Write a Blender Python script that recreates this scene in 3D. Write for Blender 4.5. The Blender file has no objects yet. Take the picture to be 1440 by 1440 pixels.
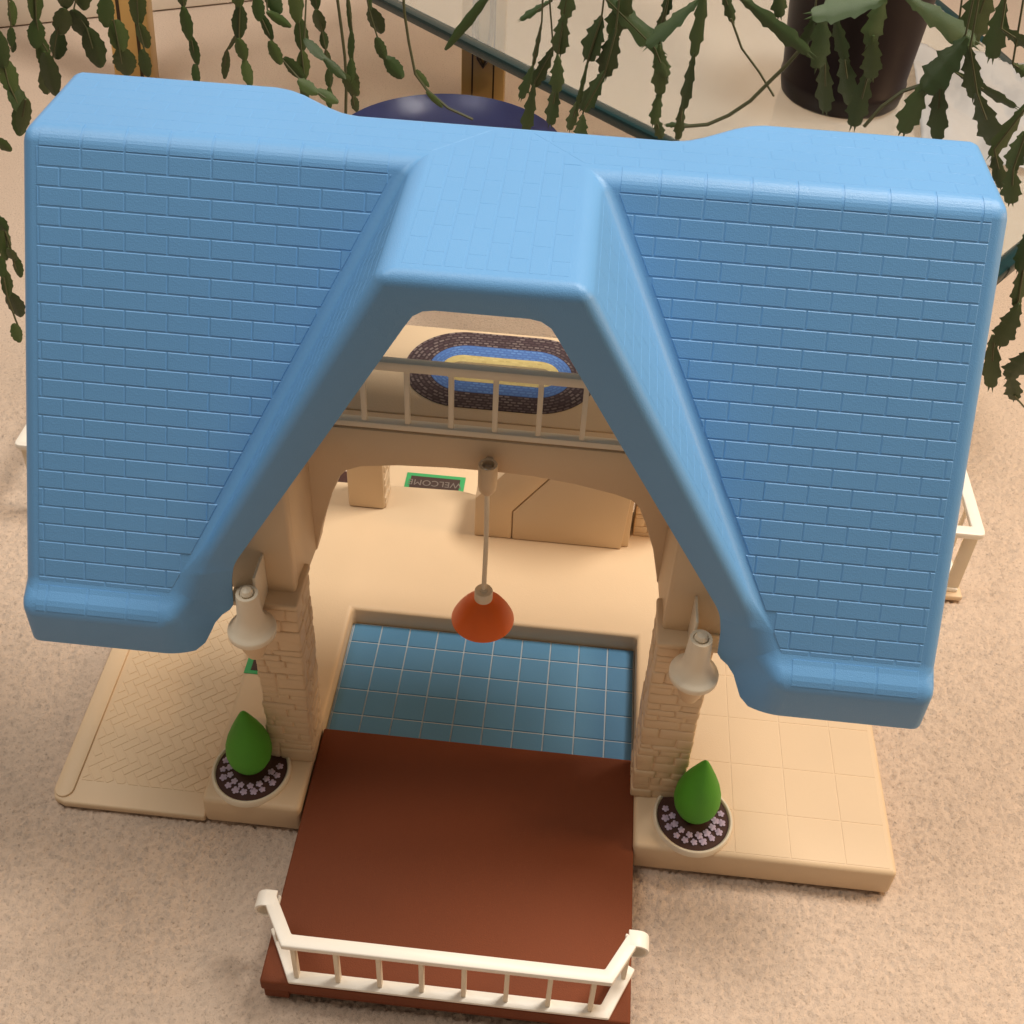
import bpy, bmesh, math, random
import numpy as np
from mathutils import Vector, Matrix
random.seed(7)
S = bpy.context.scene
C = S.collection

# ------------------------------------------------------------------ camera
CAM = (0.05937, -0.84440, 1.00928)
PITCH, YAW, ROLL, F = -0.68484, -0.06131, 0.05078, 1672.97 / 1440
PX, PY = 721.81 / 1440, 554.58 / 1440
fw = Vector((math.sin(YAW)*math.cos(PITCH), math.cos(YAW)*math.cos(PITCH), math.sin(PITCH)))
rt = Vector((math.cos(YAW), -math.sin(YAW), 0)); up = rt.cross(fw)
r2 = math.cos(ROLL)*rt + math.sin(ROLL)*up
u2 = -math.sin(ROLL)*rt + math.cos(ROLL)*up
cd = bpy.data.cameras.new('camera'); cam = bpy.data.objects.new('camera', cd); C.objects.link(cam)
cd.sensor_width = 36; cd.sensor_fit = 'HORIZONTAL'; cd.lens = F*36
cd.shift_x = -(PX-.5); cd.shift_y = PY-.5
cd.clip_start = .02; cd.clip_end = 100
cam.matrix_world = Matrix(((r2.x, u2.x, -fw.x, CAM[0]), (r2.y, u2.y, -fw.y, CAM[1]),
                           (r2.z, u2.z, -fw.z, CAM[2]), (0, 0, 0, 1)))
S.camera = cam

# ------------------------------------------------------------------ light
W = bpy.data.worlds.new('World'); S.world = W; W.use_nodes = True
bg = W.node_tree.nodes['Background']
bg.inputs[0].default_value = (1.0, .80, .62, 1); bg.inputs[1].default_value = .17
def area(name, loc, target, size, power, col):
    l = bpy.data.lights.new(name, 'AREA'); l.energy = power; l.shape = 'DISK'; l.size = size; l.color = col
    o = bpy.data.objects.new(name, l); C.objects.link(o); o.location = loc
    o.rotation_euler = (Vector(target)-Vector(loc)).to_track_quat('-Z', 'Y').to_euler()
    return o
area('ceiling_lamp', (1.0, .40, 2.6), (0, 0, .2), .8, 57, (1, .91, .80))
area('room_lamp', (-.9, -.20, 2.6), (0, 0, .2), 1.1, 24, (1, .93, .84))
area('floor_lamp', (1.9, -.05, .95), (.1, -.1, .1), .40, 13, (1, .64, .33))
S.view_settings.view_transform = 'Standard'; S.view_settings.look = 'None'
S.view_settings.gamma = 1; S.view_settings.exposure = .14

# ------------------------------------------------------------------ materials
M = {}
def mat(name, col, rough=.5, bump=0, bscale=400, var=.0, vscale=8, metal=0, spec=.5, sss=0, coat=0):
    m = bpy.data.materials.new(name); m.use_nodes = True; nt = m.node_tree; N = nt.nodes; L = nt.links
    b = N['Principled BSDF']; b.inputs['Roughness'].default_value = rough
    b.inputs['Metallic'].default_value = metal; b.inputs['Specular IOR Level'].default_value = spec
    b.inputs['Base Color'].default_value = (*col, 1)
    if coat: b.inputs['Coat Weight'].default_value = coat
    if sss:
        b.inputs['Subsurface Weight'].default_value = sss; b.inputs['Subsurface Radius'].default_value = (.006, .003, .002)
    tc = N.new('ShaderNodeTexCoord')
    if var:
        n = N.new('ShaderNodeTexNoise'); n.inputs['Scale'].default_value = vscale; n.inputs['Detail'].default_value = 6
        L.new(tc.outputs['Object'], n.inputs['Vector'])
        mx = N.new('ShaderNodeMix'); mx.data_type = 'RGBA'
        mx.inputs[6].default_value = (*[c*(1-var) for c in col], 1); mx.inputs[7].default_value = (*[min(1, c*(1+var)) for c in col], 1)
        L.new(n.outputs['Fac'], mx.inputs[0]); L.new(mx.outputs[2], b.inputs['Base Color'])
        rr = N.new('ShaderNodeMapRange'); rr.inputs[3].default_value = rough*.85; rr.inputs[4].default_value = min(1, rough*1.2)
        L.new(n.outputs['Fac'], rr.inputs[0]); L.new(rr.outputs[0], b.inputs['Roughness'])
    if bump:
        n2 = N.new('ShaderNodeTexNoise'); n2.inputs['Scale'].default_value = bscale; n2.inputs['Detail'].default_value = 3
        L.new(tc.outputs['Object'], n2.inputs['Vector'])
        bp = N.new('ShaderNodeBump'); bp.inputs['Strength'].default_value = bump; bp.inputs['Distance'].default_value = .0006
        L.new(n2.outputs['Fac'], bp.inputs['Height']); L.new(bp.outputs[0], b.inputs['Normal'])
    M[name] = m
    return m
mat('blue_plastic', (.130, .340, .645), .40, .45, 1300, .06, 7)
mat('beige_plastic', (.72, .545, .355), .48, .30, 900, .05, 9)
mat('cream_plastic', (.80, .71, .56), .42, .10, 700, .03, 9)
mat('white_plastic', (.86, .82, .74), .40, .08, 700, .03, 9)
mat('brown_plastic', (.185, .052, .022), .66, .60, 900, .14, 9, spec=.18)
mat('tile_blue', (.095, .265, .470), .34, .15, 700, .10, 14)
mat('tile_joint', (.50, .57, .62), .45)
mat('red_plastic', (.95, .165, .018), .40, .2, 900, .10, 40)
mat('shrub_green', (.075, .350, .020), .6, .5, 1500, .15, 60)
mat('soil_brown', (.055, .018, .012), .7, .5, 900, .25, 50)
mat('petal_lilac', (.50, .40, .55), .5, 0, 1, .2, 300)
mat('mat_green', (.05, .38, .13), .5, .1, 600, .1, 40)
mat('mat_brown', (.055, .030, .024), .6, .4, 1500, .2, 200)
mat('mat_letter', (.20, .165, .14), .6)
mat('dark_hole', (.02, .012, .008), .6)
mat('brass', (.60, .42, .17), .38, .1, 60, .15, 20, metal=.75)
mat('ornament', (.05, .035, .02), .4, .3, 300, .2, 40, metal=.6)
mat('dish_blue', (.050, .065, .230), .34, 0, 1, .1, 9)
mat('pot_glaze', (.009, .0035, .004), .38, .1, 90, .4, 7, spec=.3)
mat('terracotta', (.42, .09, .04), .6, .2, 300, .15, 30)
mat('tissue', (.36, .35, .34), .5, .3, 90, .06, 30)
mat('wall_paint', (.60, .49, .39), .6, .2, 300, .04, 3)
mat('trim_paint', (.72, .63, .52), .5, .1, 300, .04, 3)
mat('glass_edge', (.007, .030, .033), .18, 0, 1, .15, 12)

def leaf_mat(name, a, b_, rough):
    m = mat(name, a, rough, .5, 500)
    nt = m.node_tree; N = nt.nodes; L = nt.links; b = N['Principled BSDF']
    tc = N.new('ShaderNodeTexCoord'); n = N.new('ShaderNodeTexNoise'); n.inputs['Scale'].default_value = 70; n.inputs['Detail'].default_value = 5
    oi = N.new('ShaderNodeObjectInfo'); ad = N.new('ShaderNodeMath'); ad.operation = 'MULTIPLY_ADD'
    ad.inputs[1].default_value = .7; ad.inputs[2].default_value = -.1
    L.new(oi.outputs['Random'], ad.inputs[0]); L.new(tc.outputs['Object'], n.inputs['Vector'])
    s = N.new('ShaderNodeMath'); s.operation = 'MULTIPLY_ADD'; s.inputs[1].default_value = .5
    L.new(n.outputs['Fac'], s.inputs[0]); L.new(ad.outputs[0], s.inputs[2])
    mx = N.new('ShaderNodeMix'); mx.data_type = 'RGBA'; mx.inputs[6].default_value = (*a, 1); mx.inputs[7].default_value = (*b_, 1)
    L.new(s.outputs[0], mx.inputs[0]); L.new(mx.outputs[2], b.inputs['Base Color'])
leaf_mat('leaf_round', (.017, .040, .009), (.060, .104, .024), .33)
leaf_mat('leaf_toothed', (.022, .052, .014), (.074, .124, .040), .33)
mat('stem', (.06, .065, .025), .6, .4, 400, .2, 60)

# glass
g = bpy.data.materials.new('glass'); g.use_nodes = True; b = g.node_tree.nodes['Principled BSDF']
b.inputs['Base Color'].default_value = (.88, .90, .86, 1); b.inputs['Roughness'].default_value = .03
b.inputs['Transmission Weight'].default_value = .84; b.inputs['IOR'].default_value = 1.5; M['glass'] = g  # pale, partly diffuse body: whitish haze painted in place of bright room reflections

# carpet
m = bpy.data.materials.new('carpet'); m.use_nodes = True; nt = m.node_tree; N = nt.nodes; L = nt.links; b = N['Principled BSDF']
b.inputs['Roughness'].default_value = .95; b.inputs['Specular IOR Level'].default_value = .1
b.inputs['Sheen Weight'].default_value = .25; b.inputs['Sheen Roughness'].default_value = .6
tc = N.new('ShaderNodeTexCoord')
def noise(sc, det=4, ro=.6):
    n = N.new('ShaderNodeTexNoise'); n.inputs['Scale'].default_value = sc; n.inputs['Detail'].default_value = det
    n.inputs['Roughness'].default_value = ro; L.new(tc.outputs['Object'], n.inputs['Vector']); return n
n1, n2, n3 = noise(3.5, 3), noise(330, 4, .7), noise(700, 3)
def mix(a, c, fac, lo=.3, hi=.7):
    mr = N.new('ShaderNodeMapRange'); mr.inputs[1].default_value = lo; mr.inputs[2].default_value = hi; L.new(fac, mr.inputs[0])
    x = N.new('ShaderNodeMix'); x.data_type = 'RGBA'; L.new(mr.outputs[0], x.inputs[0])
    for i, v in ((6, a), (7, c)):
        if isinstance(v, tuple): x.inputs[i].default_value = (*v, 1)
        else: L.new(v, x.inputs[i])
    return x.outputs[2]
c1 = mix((.64, .500, .390), (.68, .535, .420), n1.outputs['Fac'])
c2 = mix((.40, .300, .225), c1, n2.outputs['Fac'], .31, .45)  # hollows of the pile darkened: shade in the pits put into the colour
c3 = mix(c2, (.68, .56, .46), n3.outputs['Fac'], .56, .85)
L.new(c3, b.inputs['Base Color'])
bp = N.new('ShaderNodeBump'); bp.inputs['Strength'].default_value = .8; bp.inputs['Distance'].default_value = .002
L.new(n2.outputs['Fac'], bp.inputs['Height'])
bp2 = N.new('ShaderNodeBump'); bp2.inputs['Strength'].default_value = .6; bp2.inputs['Distance'].default_value = .001
L.new(n3.outputs['Fac'], bp2.inputs['Height']); L.new(bp.outputs[0], bp2.inputs['Normal']); L.new(bp2.outputs[0], b.inputs['Normal'])
M['carpet'] = m

# braided rug rings: brick weave over the strip UV (u along the braid, v across it)
def braid(name, a, c, mortar, sc=1.0):
    m = bpy.data.materials.new(name); m.use_nodes = True; nt = m.node_tree; b = nt.nodes['Principled BSDF']
    b.inputs['Roughness'].default_value = .6
    uv = nt.nodes.new('ShaderNodeTexCoord'); br = nt.nodes.new('ShaderNodeTexBrick')
    br.inputs['Scale'].default_value = 1; br.inputs['Brick Width'].default_value = .0056*sc; br.inputs['Row Height'].default_value = .0034*sc
    br.inputs['Mortar Size'].default_value = .0011*sc; br.inputs['Mortar Smooth'].default_value = .5; br.inputs['Bias'].default_value = -.1
    for i, v in ((1, a), (2, c), (3, mortar)): br.inputs[i].default_value = (*v, 1)
    nt.links.new(uv.outputs['UV'], br.inputs['Vector']); nt.links.new(br.outputs['Color'], b.inputs['Base Color'])
    M[name] = m
braid('braid_dark', (.060, .032, .040), (.24, .19, .18), (.035, .016, .022))
braid('braid_blue', (.07, .18, .48), (.13, .28, .60), (.06, .15, .42))
braid('braid_yellow', (.70, .57, .24), (.48, .36, .13), (.62, .50, .20))
braid('braid_tan', (.38, .29, .15), (.17, .13, .085), (.30, .23, .12))

# ------------------------------------------------------------------ helpers
def obj(name, me, m=None, parent=None, smooth=False):
    if isinstance(me, bmesh.types.BMesh):
        bm = me; me = bpy.data.meshes.new(name); bmesh.ops.recalc_face_normals(bm, faces=bm.faces); bm.to_mesh(me); bm.free()
    o = bpy.data.objects.new(name, me); C.objects.link(o)
    if m and not me.materials: me.materials.append(M[m])
    if smooth:
        for p in me.polygons: p.use_smooth = True
    if parent: o.parent = parent
    return o
def thing(name, label, cat, loc=(0, 0, 0), group=None):
    o = bpy.data.objects.new(name, None); C.objects.link(o); o.location = loc; o.empty_display_size = .05
    return tag(o, label, cat, group)
def tag(o, label, cat, group=None):
    o['label'] = label; o['category'] = cat
    if group: o['group'] = group
    return o
def box(bm, x0, x1, y0, y1, z0, z1, bev=0, seg=2):
    vs = [bm.verts.new((x, y, z)) for x in (x0, x1) for y in (y0, y1) for z in (z0, z1)]
    fs = [bm.faces.new([vs[i] for i in f]) for f in ((0, 1, 3, 2), (4, 6, 7, 5), (0, 4, 5, 1), (2, 3, 7, 6), (0, 2, 6, 4), (1, 5, 7, 3))]
    if bev:
        es = {e for f in fs for e in f.edges}
        bmesh.ops.bevel(bm, geom=list(es), offset=bev, segments=seg, profile=.5, affect='EDGES', clamp_overlap=True)
def nb(): return bmesh.new()
def boxo(name, ext, m, parent, bev=0, seg=2):
    bm = nb(); box(bm, *ext, bev, seg); return obj(name, bm, m, parent, smooth=False) if not bev else shade(obj(name, bm, m, parent))
def shade(o, ang=40):
    me = o.data
    for p in me.polygons: p.use_smooth = True
    try: me.set_sharp_from_angle(angle=math.radians(ang))
    except Exception: pass
    return o
def prism(bm, poly, axis, a0, a1, bev=0, seg=2):
    """poly: list of 2D points; extruded along axis (0,1,2) from a0 to a1"""
    def P(q, a):
        l = list(q); l.insert(axis, a); return l
    A = [bm.verts.new(P(q, a0)) for q in poly]; B = [bm.verts.new(P(q, a1)) for q in poly]
    n = len(poly); fs = [bm.faces.new(A), bm.faces.new(B[::-1])]
    for i in range(n): fs.append(bm.faces.new((A[i], B[i], B[(i+1) % n], A[(i+1) % n])))
    bmesh.ops.recalc_face_normals(bm, faces=fs)
    if bev:
        es = [e for f in fs for e in f.edges]; es = list(set(es))
        es = [e for e in es if len(e.link_faces) == 2 and e.calc_face_angle(0) > .5]
        bmesh.ops.bevel(bm, geom=es, offset=bev, segments=seg, profile=.5, affect='EDGES', clamp_overlap=True)
def lathe(bm, prof, cx, cy, n=28, cap=False):
    rings = []
    for r, z in prof:
        if r < 1e-6: rings.append([bm.verts.new((cx, cy, z))])
        else: rings.append([bm.verts.new((cx+r*math.cos(2*math.pi*i/n), cy+r*math.sin(2*math.pi*i/n), z)) for i in range(n)])
    for A, B in zip(rings, rings[1:]):
        for i in range(n):
            j = (i+1) % n
            if len(A) == 1 and len(B) == 1: continue
            if len(A) == 1: bm.faces.new((A[0], B[i], B[j]))
            elif len(B) == 1: bm.faces.new((A[i], B[0], A[j]))
            else: bm.faces.new((A[i], B[i], B[j], A[j]))
def tube(bm, pts, rad, n=8):
    pts = [Vector(p) for p in pts]; rings = []
    for i, p in enumerate(pts):
        t = (pts[min(i+1, len(pts)-1)]-pts[max(i-1, 0)]).normalized()
        a = t.orthogonal().normalized() if i == 0 else (rings_a - t*rings_a.dot(t)).normalized()
        rings_a = a; bb = t.cross(a); r = rad[i] if isinstance(rad, (list, tuple)) else rad
        rings.append([bm.verts.new(p+r*(a*math.cos(2*math.pi*k/n)+bb*math.sin(2*math.pi*k/n))) for k in range(n)])
    for A, B in zip(rings, rings[1:]):
        for k in range(n): bm.faces.new((A[k], A[(k+1) % n], B[(k+1) % n], B[k]))
    bm.faces.new(rings[0][::-1]); bm.faces.new(rings[-1])
def clip(poly, n, d):
    """keep points with n.p <= d"""
    out = []
    for i in range(len(poly)):
        a, b_ = poly[i], poly[(i+1) % len(poly)]
        da = a[0]*n[0]+a[1]*n[1]-d; db = b_[0]*n[0]+b_[1]*n[1]-d
        if da <= 0: out.append(a)
        if da*db < 0:
            t = da/(da-db); out.append((a[0]+t*(b_[0]-a[0]), a[1]+t*(b_[1]-a[1])))
    return out
def area2(p): return .5*sum(p[i][0]*p[(i+1) % len(p)][1]-p[(i+1) % len(p)][0]*p[i][1] for i in range(len(p)))
def inset(poly, d):
    if area2(poly) < 0: poly = poly[::-1]
    poly = [p for i, p in enumerate(poly) if math.hypot(p[0]-poly[i-1][0], p[1]-poly[i-1][1]) > 3e-5]
    if len(poly) < 3: return []
    r = poly
    for i in range(len(poly)):
        a, b_ = poly[i], poly[(i+1) % len(poly)]
        e = (b_[0]-a[0], b_[1]-a[1]); l = math.hypot(*e)
        if l < 1e-7: continue
        n = (e[1]/l, -e[0]/l); r = clip(r, n, n[0]*a[0]+n[1]*a[1]-d)
        if len(r) < 3: return []
    # drop near-duplicate points
    q = []
    for p in r:
        if not q or math.hypot(p[0]-q[-1][0], p[1]-q[-1][1]) > 1e-5: q.append(p)
    if len(q) > 1 and math.hypot(q[0][0]-q[-1][0], q[0][1]-q[-1][1]) < 1e-5: q.pop()
    return q if len(q) >= 3 else []
def plate(bm, poly, h, gap, ch, sink=.0004):
    """a raised chamfered plate on the plane w=0; poly in (u,v); returns verts"""
    a = inset(poly, gap); t = inset(poly, gap+ch)
    if not a or abs(area2(a)) < 2e-6: return []
    for f_ in (.7, .4, .2, .08):
        if t and len(t) == len(a): break
        t = inset(poly, gap+ch*f_)
    if not t or len(t) != len(a): t = list(a)
    # match start vertices
    k = min(range(len(t)), key=lambda j: (t[j][0]-a[0][0])**2+(t[j][1]-a[0][1])**2); t = t[k:]+t[:k]
    A = [bm.verts.new((p[0], p[1], -sink)) for p in a]; T = [bm.verts.new((p[0], p[1], h)) for p in t]
    bm.faces.new(T)
    for i in range(len(a)): bm.faces.new((A[i], A[(i+1) % len(a)], T[(i+1) % len(a)], T[i]))
    return A+T
def frame(o, u, v): # matrix with columns u, v, u x v
    u = Vector(u).normalized(); v = Vector(v).normalized(); w = u.cross(v)
    return Matrix(((u.x, v.x, w.x, o[0]), (u.y, v.y, w.y, o[1]), (u.z, v.z, w.z, o[2]), (0, 0, 0, 1)))
def at(px, py, Y): # point on the vertical plane y = Y, measured from the photograph
    d = fw + r2*((px/1440-PX)/F) - u2*((py/1440-PY)/F)
    t = (Y-CAM[1])/d.y
    return Vector(CAM)+d*t

# ------------------------------------------------------------------ carpet
def axis(lo, hi, fine0, fine1, st):
    a = list(np.arange(fine0, fine1, st)); s = st; x = fine0; left = []
    while x > lo: s *= 1.35; x -= s; left.append(x)
    s = st; x = a[-1]; right = []
    while x < hi: s *= 1.35; x += s; right.append(x)
    return np.array(left[::-1]+a+right)
xs = axis(-9, 9, -.80, .86, .0026); ys = axis(-4, 12, -.56, .72, .0026)
rng = np.random.default_rng(3)
def band(nx, ny, wl0, wl1, st):
    n = rng.standard_normal((ny, nx)); f = np.fft.fft2(n)
    fx = np.fft.fftfreq(nx, st)[None]; fy = np.fft.fftfreq(ny, st)[:, None]; k = np.hypot(fx, fy)
    f *= np.exp(-(k*wl0)**2*.5)*(1-np.exp(-(k*wl1)**2*.5)); r = np.fft.ifft2(f).real
    return r/r.std()
nx, ny = len(xs), len(ys)
h = band(nx, ny, .0030, .012, .0026); h2 = band(nx, ny, .0022, .006, .0026); h3 = band(nx, ny, .03, .3, .0026)
z = .0014*h + .0005*h2 - .0030*np.clip(h-1.3, 0, 2) + .0004*h3
fx = np.clip(np.minimum((xs+.80)/.15, (.858-xs)/.15), 0, 1); fy = np.clip((.718-ys)/.40, 0, 1)*(ys >= -.56)
z = z*fy[:, None]*fx[None] - .003
V = np.stack([np.broadcast_to(xs, (ny, nx)), np.broadcast_to(ys[:, None], (ny, nx)), z], -1).reshape(-1, 3).astype(np.float32)
i = np.arange(nx*ny).reshape(ny, nx)
Q = np.stack([i[:-1, :-1], i[:-1, 1:], i[1:, 1:], i[1:, :-1]], -1).reshape(-1).astype(np.int32)
me = bpy.data.meshes.new('carpet'); me.vertices.add(nx*ny); me.vertices.foreach_set('co', V.ravel())
nf = len(Q)//4; me.loops.add(len(Q)); me.loops.foreach_set('vertex_index', Q); me.polygons.add(nf)
me.polygons.foreach_set('loop_start', np.arange(0, len(Q), 4, dtype=np.int32))
me.polygons.foreach_set('use_smooth', np.ones(nf, bool)); me.update(calc_edges=True)
o = obj('carpet', me, 'carpet'); o['kind'] = 'structure'

# wall with its skirting in the far left corner
wall = thing('wall', 'beige painted wall with pale skirting board in the far left corner', 'wall', (-1.17, 1.42, 0))
wall.rotation_euler = (0, 0, math.atan2(.18, .345))
boxo('wall_face', (-3, 4, .03, .15, .07, 2.0), 'wall_paint', wall)
boxo('skirting', (-3, 4, .012, .15, 0, .07), 'trim_paint', wall, .004)

# ------------------------------------------------------------------ toy house
H = thing('toy_house', 'beige plastic dollhouse with big blue shingled roof standing on the carpet', 'dollhouse')

# --- roof shell
WX, ZR, YF = .354, .6014, -.092
D, YG = .065, -.240           # dormer half width, gable plane
S1, F1, LB = (-.252, .290), (-.268, .279), .2407
def yback(x):
    a = abs(x)
    if a > .19: return .012
    if a < .118: return -.026
    t = (a-.118)/(.19-.118); return -.026+.038*(t*t*(3-2*t))
bm = nb()
v = {}
def vert(x, y, z):
    k = (round(x, 5), round(y, 5), round(z, 5))
    if k not in v: v[k] = bm.verts.new(k)
    return v[k]
def face(*ps):
    try: return bm.faces.new([vert(*p) for p in ps])
    except ValueError: return None
cols = [0, D, .118, .13, .142, .154, .166, .178, .19, WX]
inner = [(0.0, .5765), (.030, .5765), (.0375, .575), (.0440, .5705), (.0495, .5615), (.1180, .4410), (.1865, .3210)]
lower = [(.1900, YG, .300), (.1915, YG, .274), (.1945, -.2415, .2695), (.2005, -.2435, .2650), (.2060, -.2470, .2585), (.2095, -.2520, .2510), (.2125, -.2575, .2455), (.2190, -.2630, .2418)]
for s in (-1, 1):
    for a, c in zip(cols, cols[1:]):
        face((s*a, YF, ZR), (s*c, YF, ZR), (s*c, yback(c), ZR), (s*a, yback(a), ZR))
        face((s*a, yback(a), ZR), (s*c, yback(c), ZR), (s*c, yback(c)+.002, ZR-.03), (s*a, yback(a)+.002, ZR-.03))
    face((0, YG, ZR), (s*.020, YG, ZR), (s*.032, YG, ZR), (s*.044, YG, ZR), (s*D, YG, ZR), (s*D, YF, ZR), (0, YF, ZR))
    sl = [(s*c, YF, ZR) for c in cols[1:]] + [(s*WX, *S1), (s*.223, *S1), (s*.219, YG, .313)]
    face(*sl)
    face((s*D, YF, ZR), (s*D, YG, ZR), (s*.142, YG, .4572), (s*.219, YG, .313))
    face((s*WX, *S1), (s*WX, *F1), (s*.233, *F1), (s*.223, *S1))
    face((s*WX, *F1), (s*WX, F1[0], LB), (s*.233, F1[0], LB), (s*.233, *F1))
    # gable band as quads from the outer rake to the opening
    outer = [(0, ZR), (.020, ZR), (.032, ZR), (.044, ZR), (D, ZR), (.142, .4572), (.219, .313)]
    inn = [inner[0], inner[1], inner[2], inner[3], inner[4], inner[5], inner[6]]
    for (a, b_, c, d) in zip(outer, outer[1:], inn[1:], inn):
        face(*[(s*q[0], YG, q[1]) for q in (a, b_, c, d)])
    face((s*.219, YG, .313), (s*.223, *S1), (s*.233, *F1), (s*.233, F1[0], LB),
         *[(s*q[0], q[1], q[2]) for q in reversed(lower)], (s*inner[6][0], YG, inner[6][1]))
    # end flange
    prof = [(yback(WX)+.002, ZR-.03), (yback(WX), ZR), (YF, ZR), S1, F1, (F1[0], LB)]
    off = [(-.018, 0), (-.018, -.024), (.006, -.024), (.020, -.004), (.020, -.002), (.020, 0)]
    for (p0, p1, o0, o1) in zip(prof, prof[1:], off, off[1:]):
        face((s*WX, *p0), (s*WX, *p1), (s*(WX-.001), p1[0]+o1[0], p1[1]+o1[1]), (s*(WX-.001), p0[0]+o0[0], p0[1]+o0[1]))
bmesh.ops.remove_doubles(bm, verts=bm.verts, dist=1e-5)
bmesh.ops.recalc_face_normals(bm, faces=bm.faces)
top = max(bm.faces, key=lambda f: f.calc_center_median().z+f.normal.z*.001)
if top.normal.z < 0: bmesh.ops.reverse_faces(bm, faces=bm.faces)
# keep the dormer top and ridge strip plain: bevel only real corners
lay = bm.edges.layers.float.get('bevel_weight_edge') or bm.edges.layers.float.new('bevel_weight_edge')
es = [e for e in bm.edges if len(e.link_faces) == 2 and e.calc_face_angle(0) > math.radians(14)]
tmp = bpy.data.meshes.new('tmp')
es = [e for e in es if not all(abs(abs(q.co.x)-.9) < 1e-4 and abs(q.co.y-F1[0]) < 1e-4 for q in e.verts)]
for e in es: e[lay] = 1.0 if e.is_convex else .70
bm.to_mesh(tmp); bm.free()
to = bpy.data.objects.new('tmp', tmp); C.objects.link(to)
md = to.modifiers.new('b', 'BEVEL'); md.limit_method = 'WEIGHT'; md.width = .0100; md.segments = 5; md.use_clamp_overlap = False; md.offset_type = 'OFFSET'
dg = bpy.context.evaluated_depsgraph_get(); rm = bpy.data.meshes.new_from_object(to.evaluated_get(dg)); bpy.data.objects.remove(to)
bm = nb(); bm.from_mesh(rm)
bmesh.ops.triangulate(bm, faces=[f for f in bm.faces if len(f.verts) > 4])
from mathutils.bvhtree import BVHTree
bvh = BVHTree.FromBMesh(bm)
def surf(p, n):
    h_ = bvh.ray_cast(Vector(p)+Vector(n)*.03, -Vector(n), .06)
    q, nn = h_[0], h_[1]
    if nn.dot(Vector(n)) < 0: nn = -nn
    return (q.y, q.z, nn.y, nn.z)
roof = obj('roof', bm, 'blue_plastic', H)
shade(roof, 70)
md = roof.modifiers.new('shell', 'SOLIDIFY'); md.thickness = .0045; md.offset = -1
md = roof.modifiers.new('even_shading', 'WEIGHTED_NORMAL'); md.keep_sharp = True; md.weight = 80

# --- shingles
PW, PH = .0321, .01435
Vs = Vector((0, S1[0]-YF, S1[1]-ZR)); SL = Vs.length; Vs.normalize()
vslope = -Vs
count = 0
rest = nb()                       # small and faint ones, joined
def add_rest(poly, mtx, h=.0007, gap=.0005, ch=.0006):
    vs = plate(rest, poly, h, gap, ch)
    for q in vs: q.co = mtx @ q.co
full = None
def shingle(poly, mtx, h=.00032, gap=.00010, ch=.0009, is_full=False):
    global full, count
    u0 = min(p[0] for p in poly); v0 = min(p[1] for p in poly)
    loc = [(p[0]-u0, p[1]-v0) for p in poly]
    if is_full and full is not None: me_ = full
    else:
        b2 = nb()
        if not plate(b2, loc, h, gap, ch): b2.free(); return
        bmesh.ops.recalc_face_normals(b2, faces=b2.faces); me_ = bpy.data.meshes.new('shingle'); b2.to_mesh(me_); b2.free()
        me_.materials.append(M['blue_plastic'])
        if is_full: full = me_
    o_ = obj('shingle', me_, None, roof); o_.matrix_local = mtx @ Matrix.Translation((u0, v0, 0)); count += 1
slopes = []
for s in (-1, 1):
    # local frame: u along +x, v up the slope, origin on the slope foot
    mtx = frame((0, S1[0], S1[1]), (1, 0, 0), vslope)
    for r in range(24):
        v1 = SL-.0122-r*PH; v0 = v1-PH
        if v0 < .003: v0 = .003
        if v1-v0 < .004: continue
        ph = (.5 if r % 2 else 0)*PW+.004*r/24
        k0 = -14
        for k in range(k0, 14):
            a0 = k*PW+ph+.013; a1 = a0+PW
            P = [(a0, v0), (a1, v0), (a1, v1), (a0, v1)]
            xe = WX-.0124
            P = clip(P, (s, 0), xe)
            if len(P) < 3: continue
            # valley line in (u,v): from (D, SL) to (.219, v at z=.313)
            vz = (.313-S1[1])/vslope.z
            ax, av, bx, bv = s*D, SL, s*.219, vz
            nrm = (bv-av, -(bx-ax)); l = math.hypot(*nrm); nrm = (nrm[0]/l, nrm[1]/l)
            if nrm[0]*s*.3+nrm[1]*(SL*.5) > nrm[0]*ax+nrm[1]*av: nrm = (-nrm[0], -nrm[1])
            P = clip(P, nrm, nrm[0]*ax+nrm[1]*av-(.0085 if v0 > vz+.05 else .0060))
            if len(P) < 3: continue
            P = clip(P, (-s, 0), -.2285)  if v0 < vz+.004 else P
            if len(P) < 3: continue
            ar = abs(area2(P))
            if ar < 8e-6: continue
            slopes.append((ar, P, mtx, ar > .995*PW*PH))
slopes.sort(key=lambda t: -t[0])
for n_, (ar, P, mtx, fl) in enumerate(slopes):
    if n_ < 296: shingle(P, mtx, is_full=fl)
    else: add_rest(P, mtx, .00032, .00010, .0009)
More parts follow.
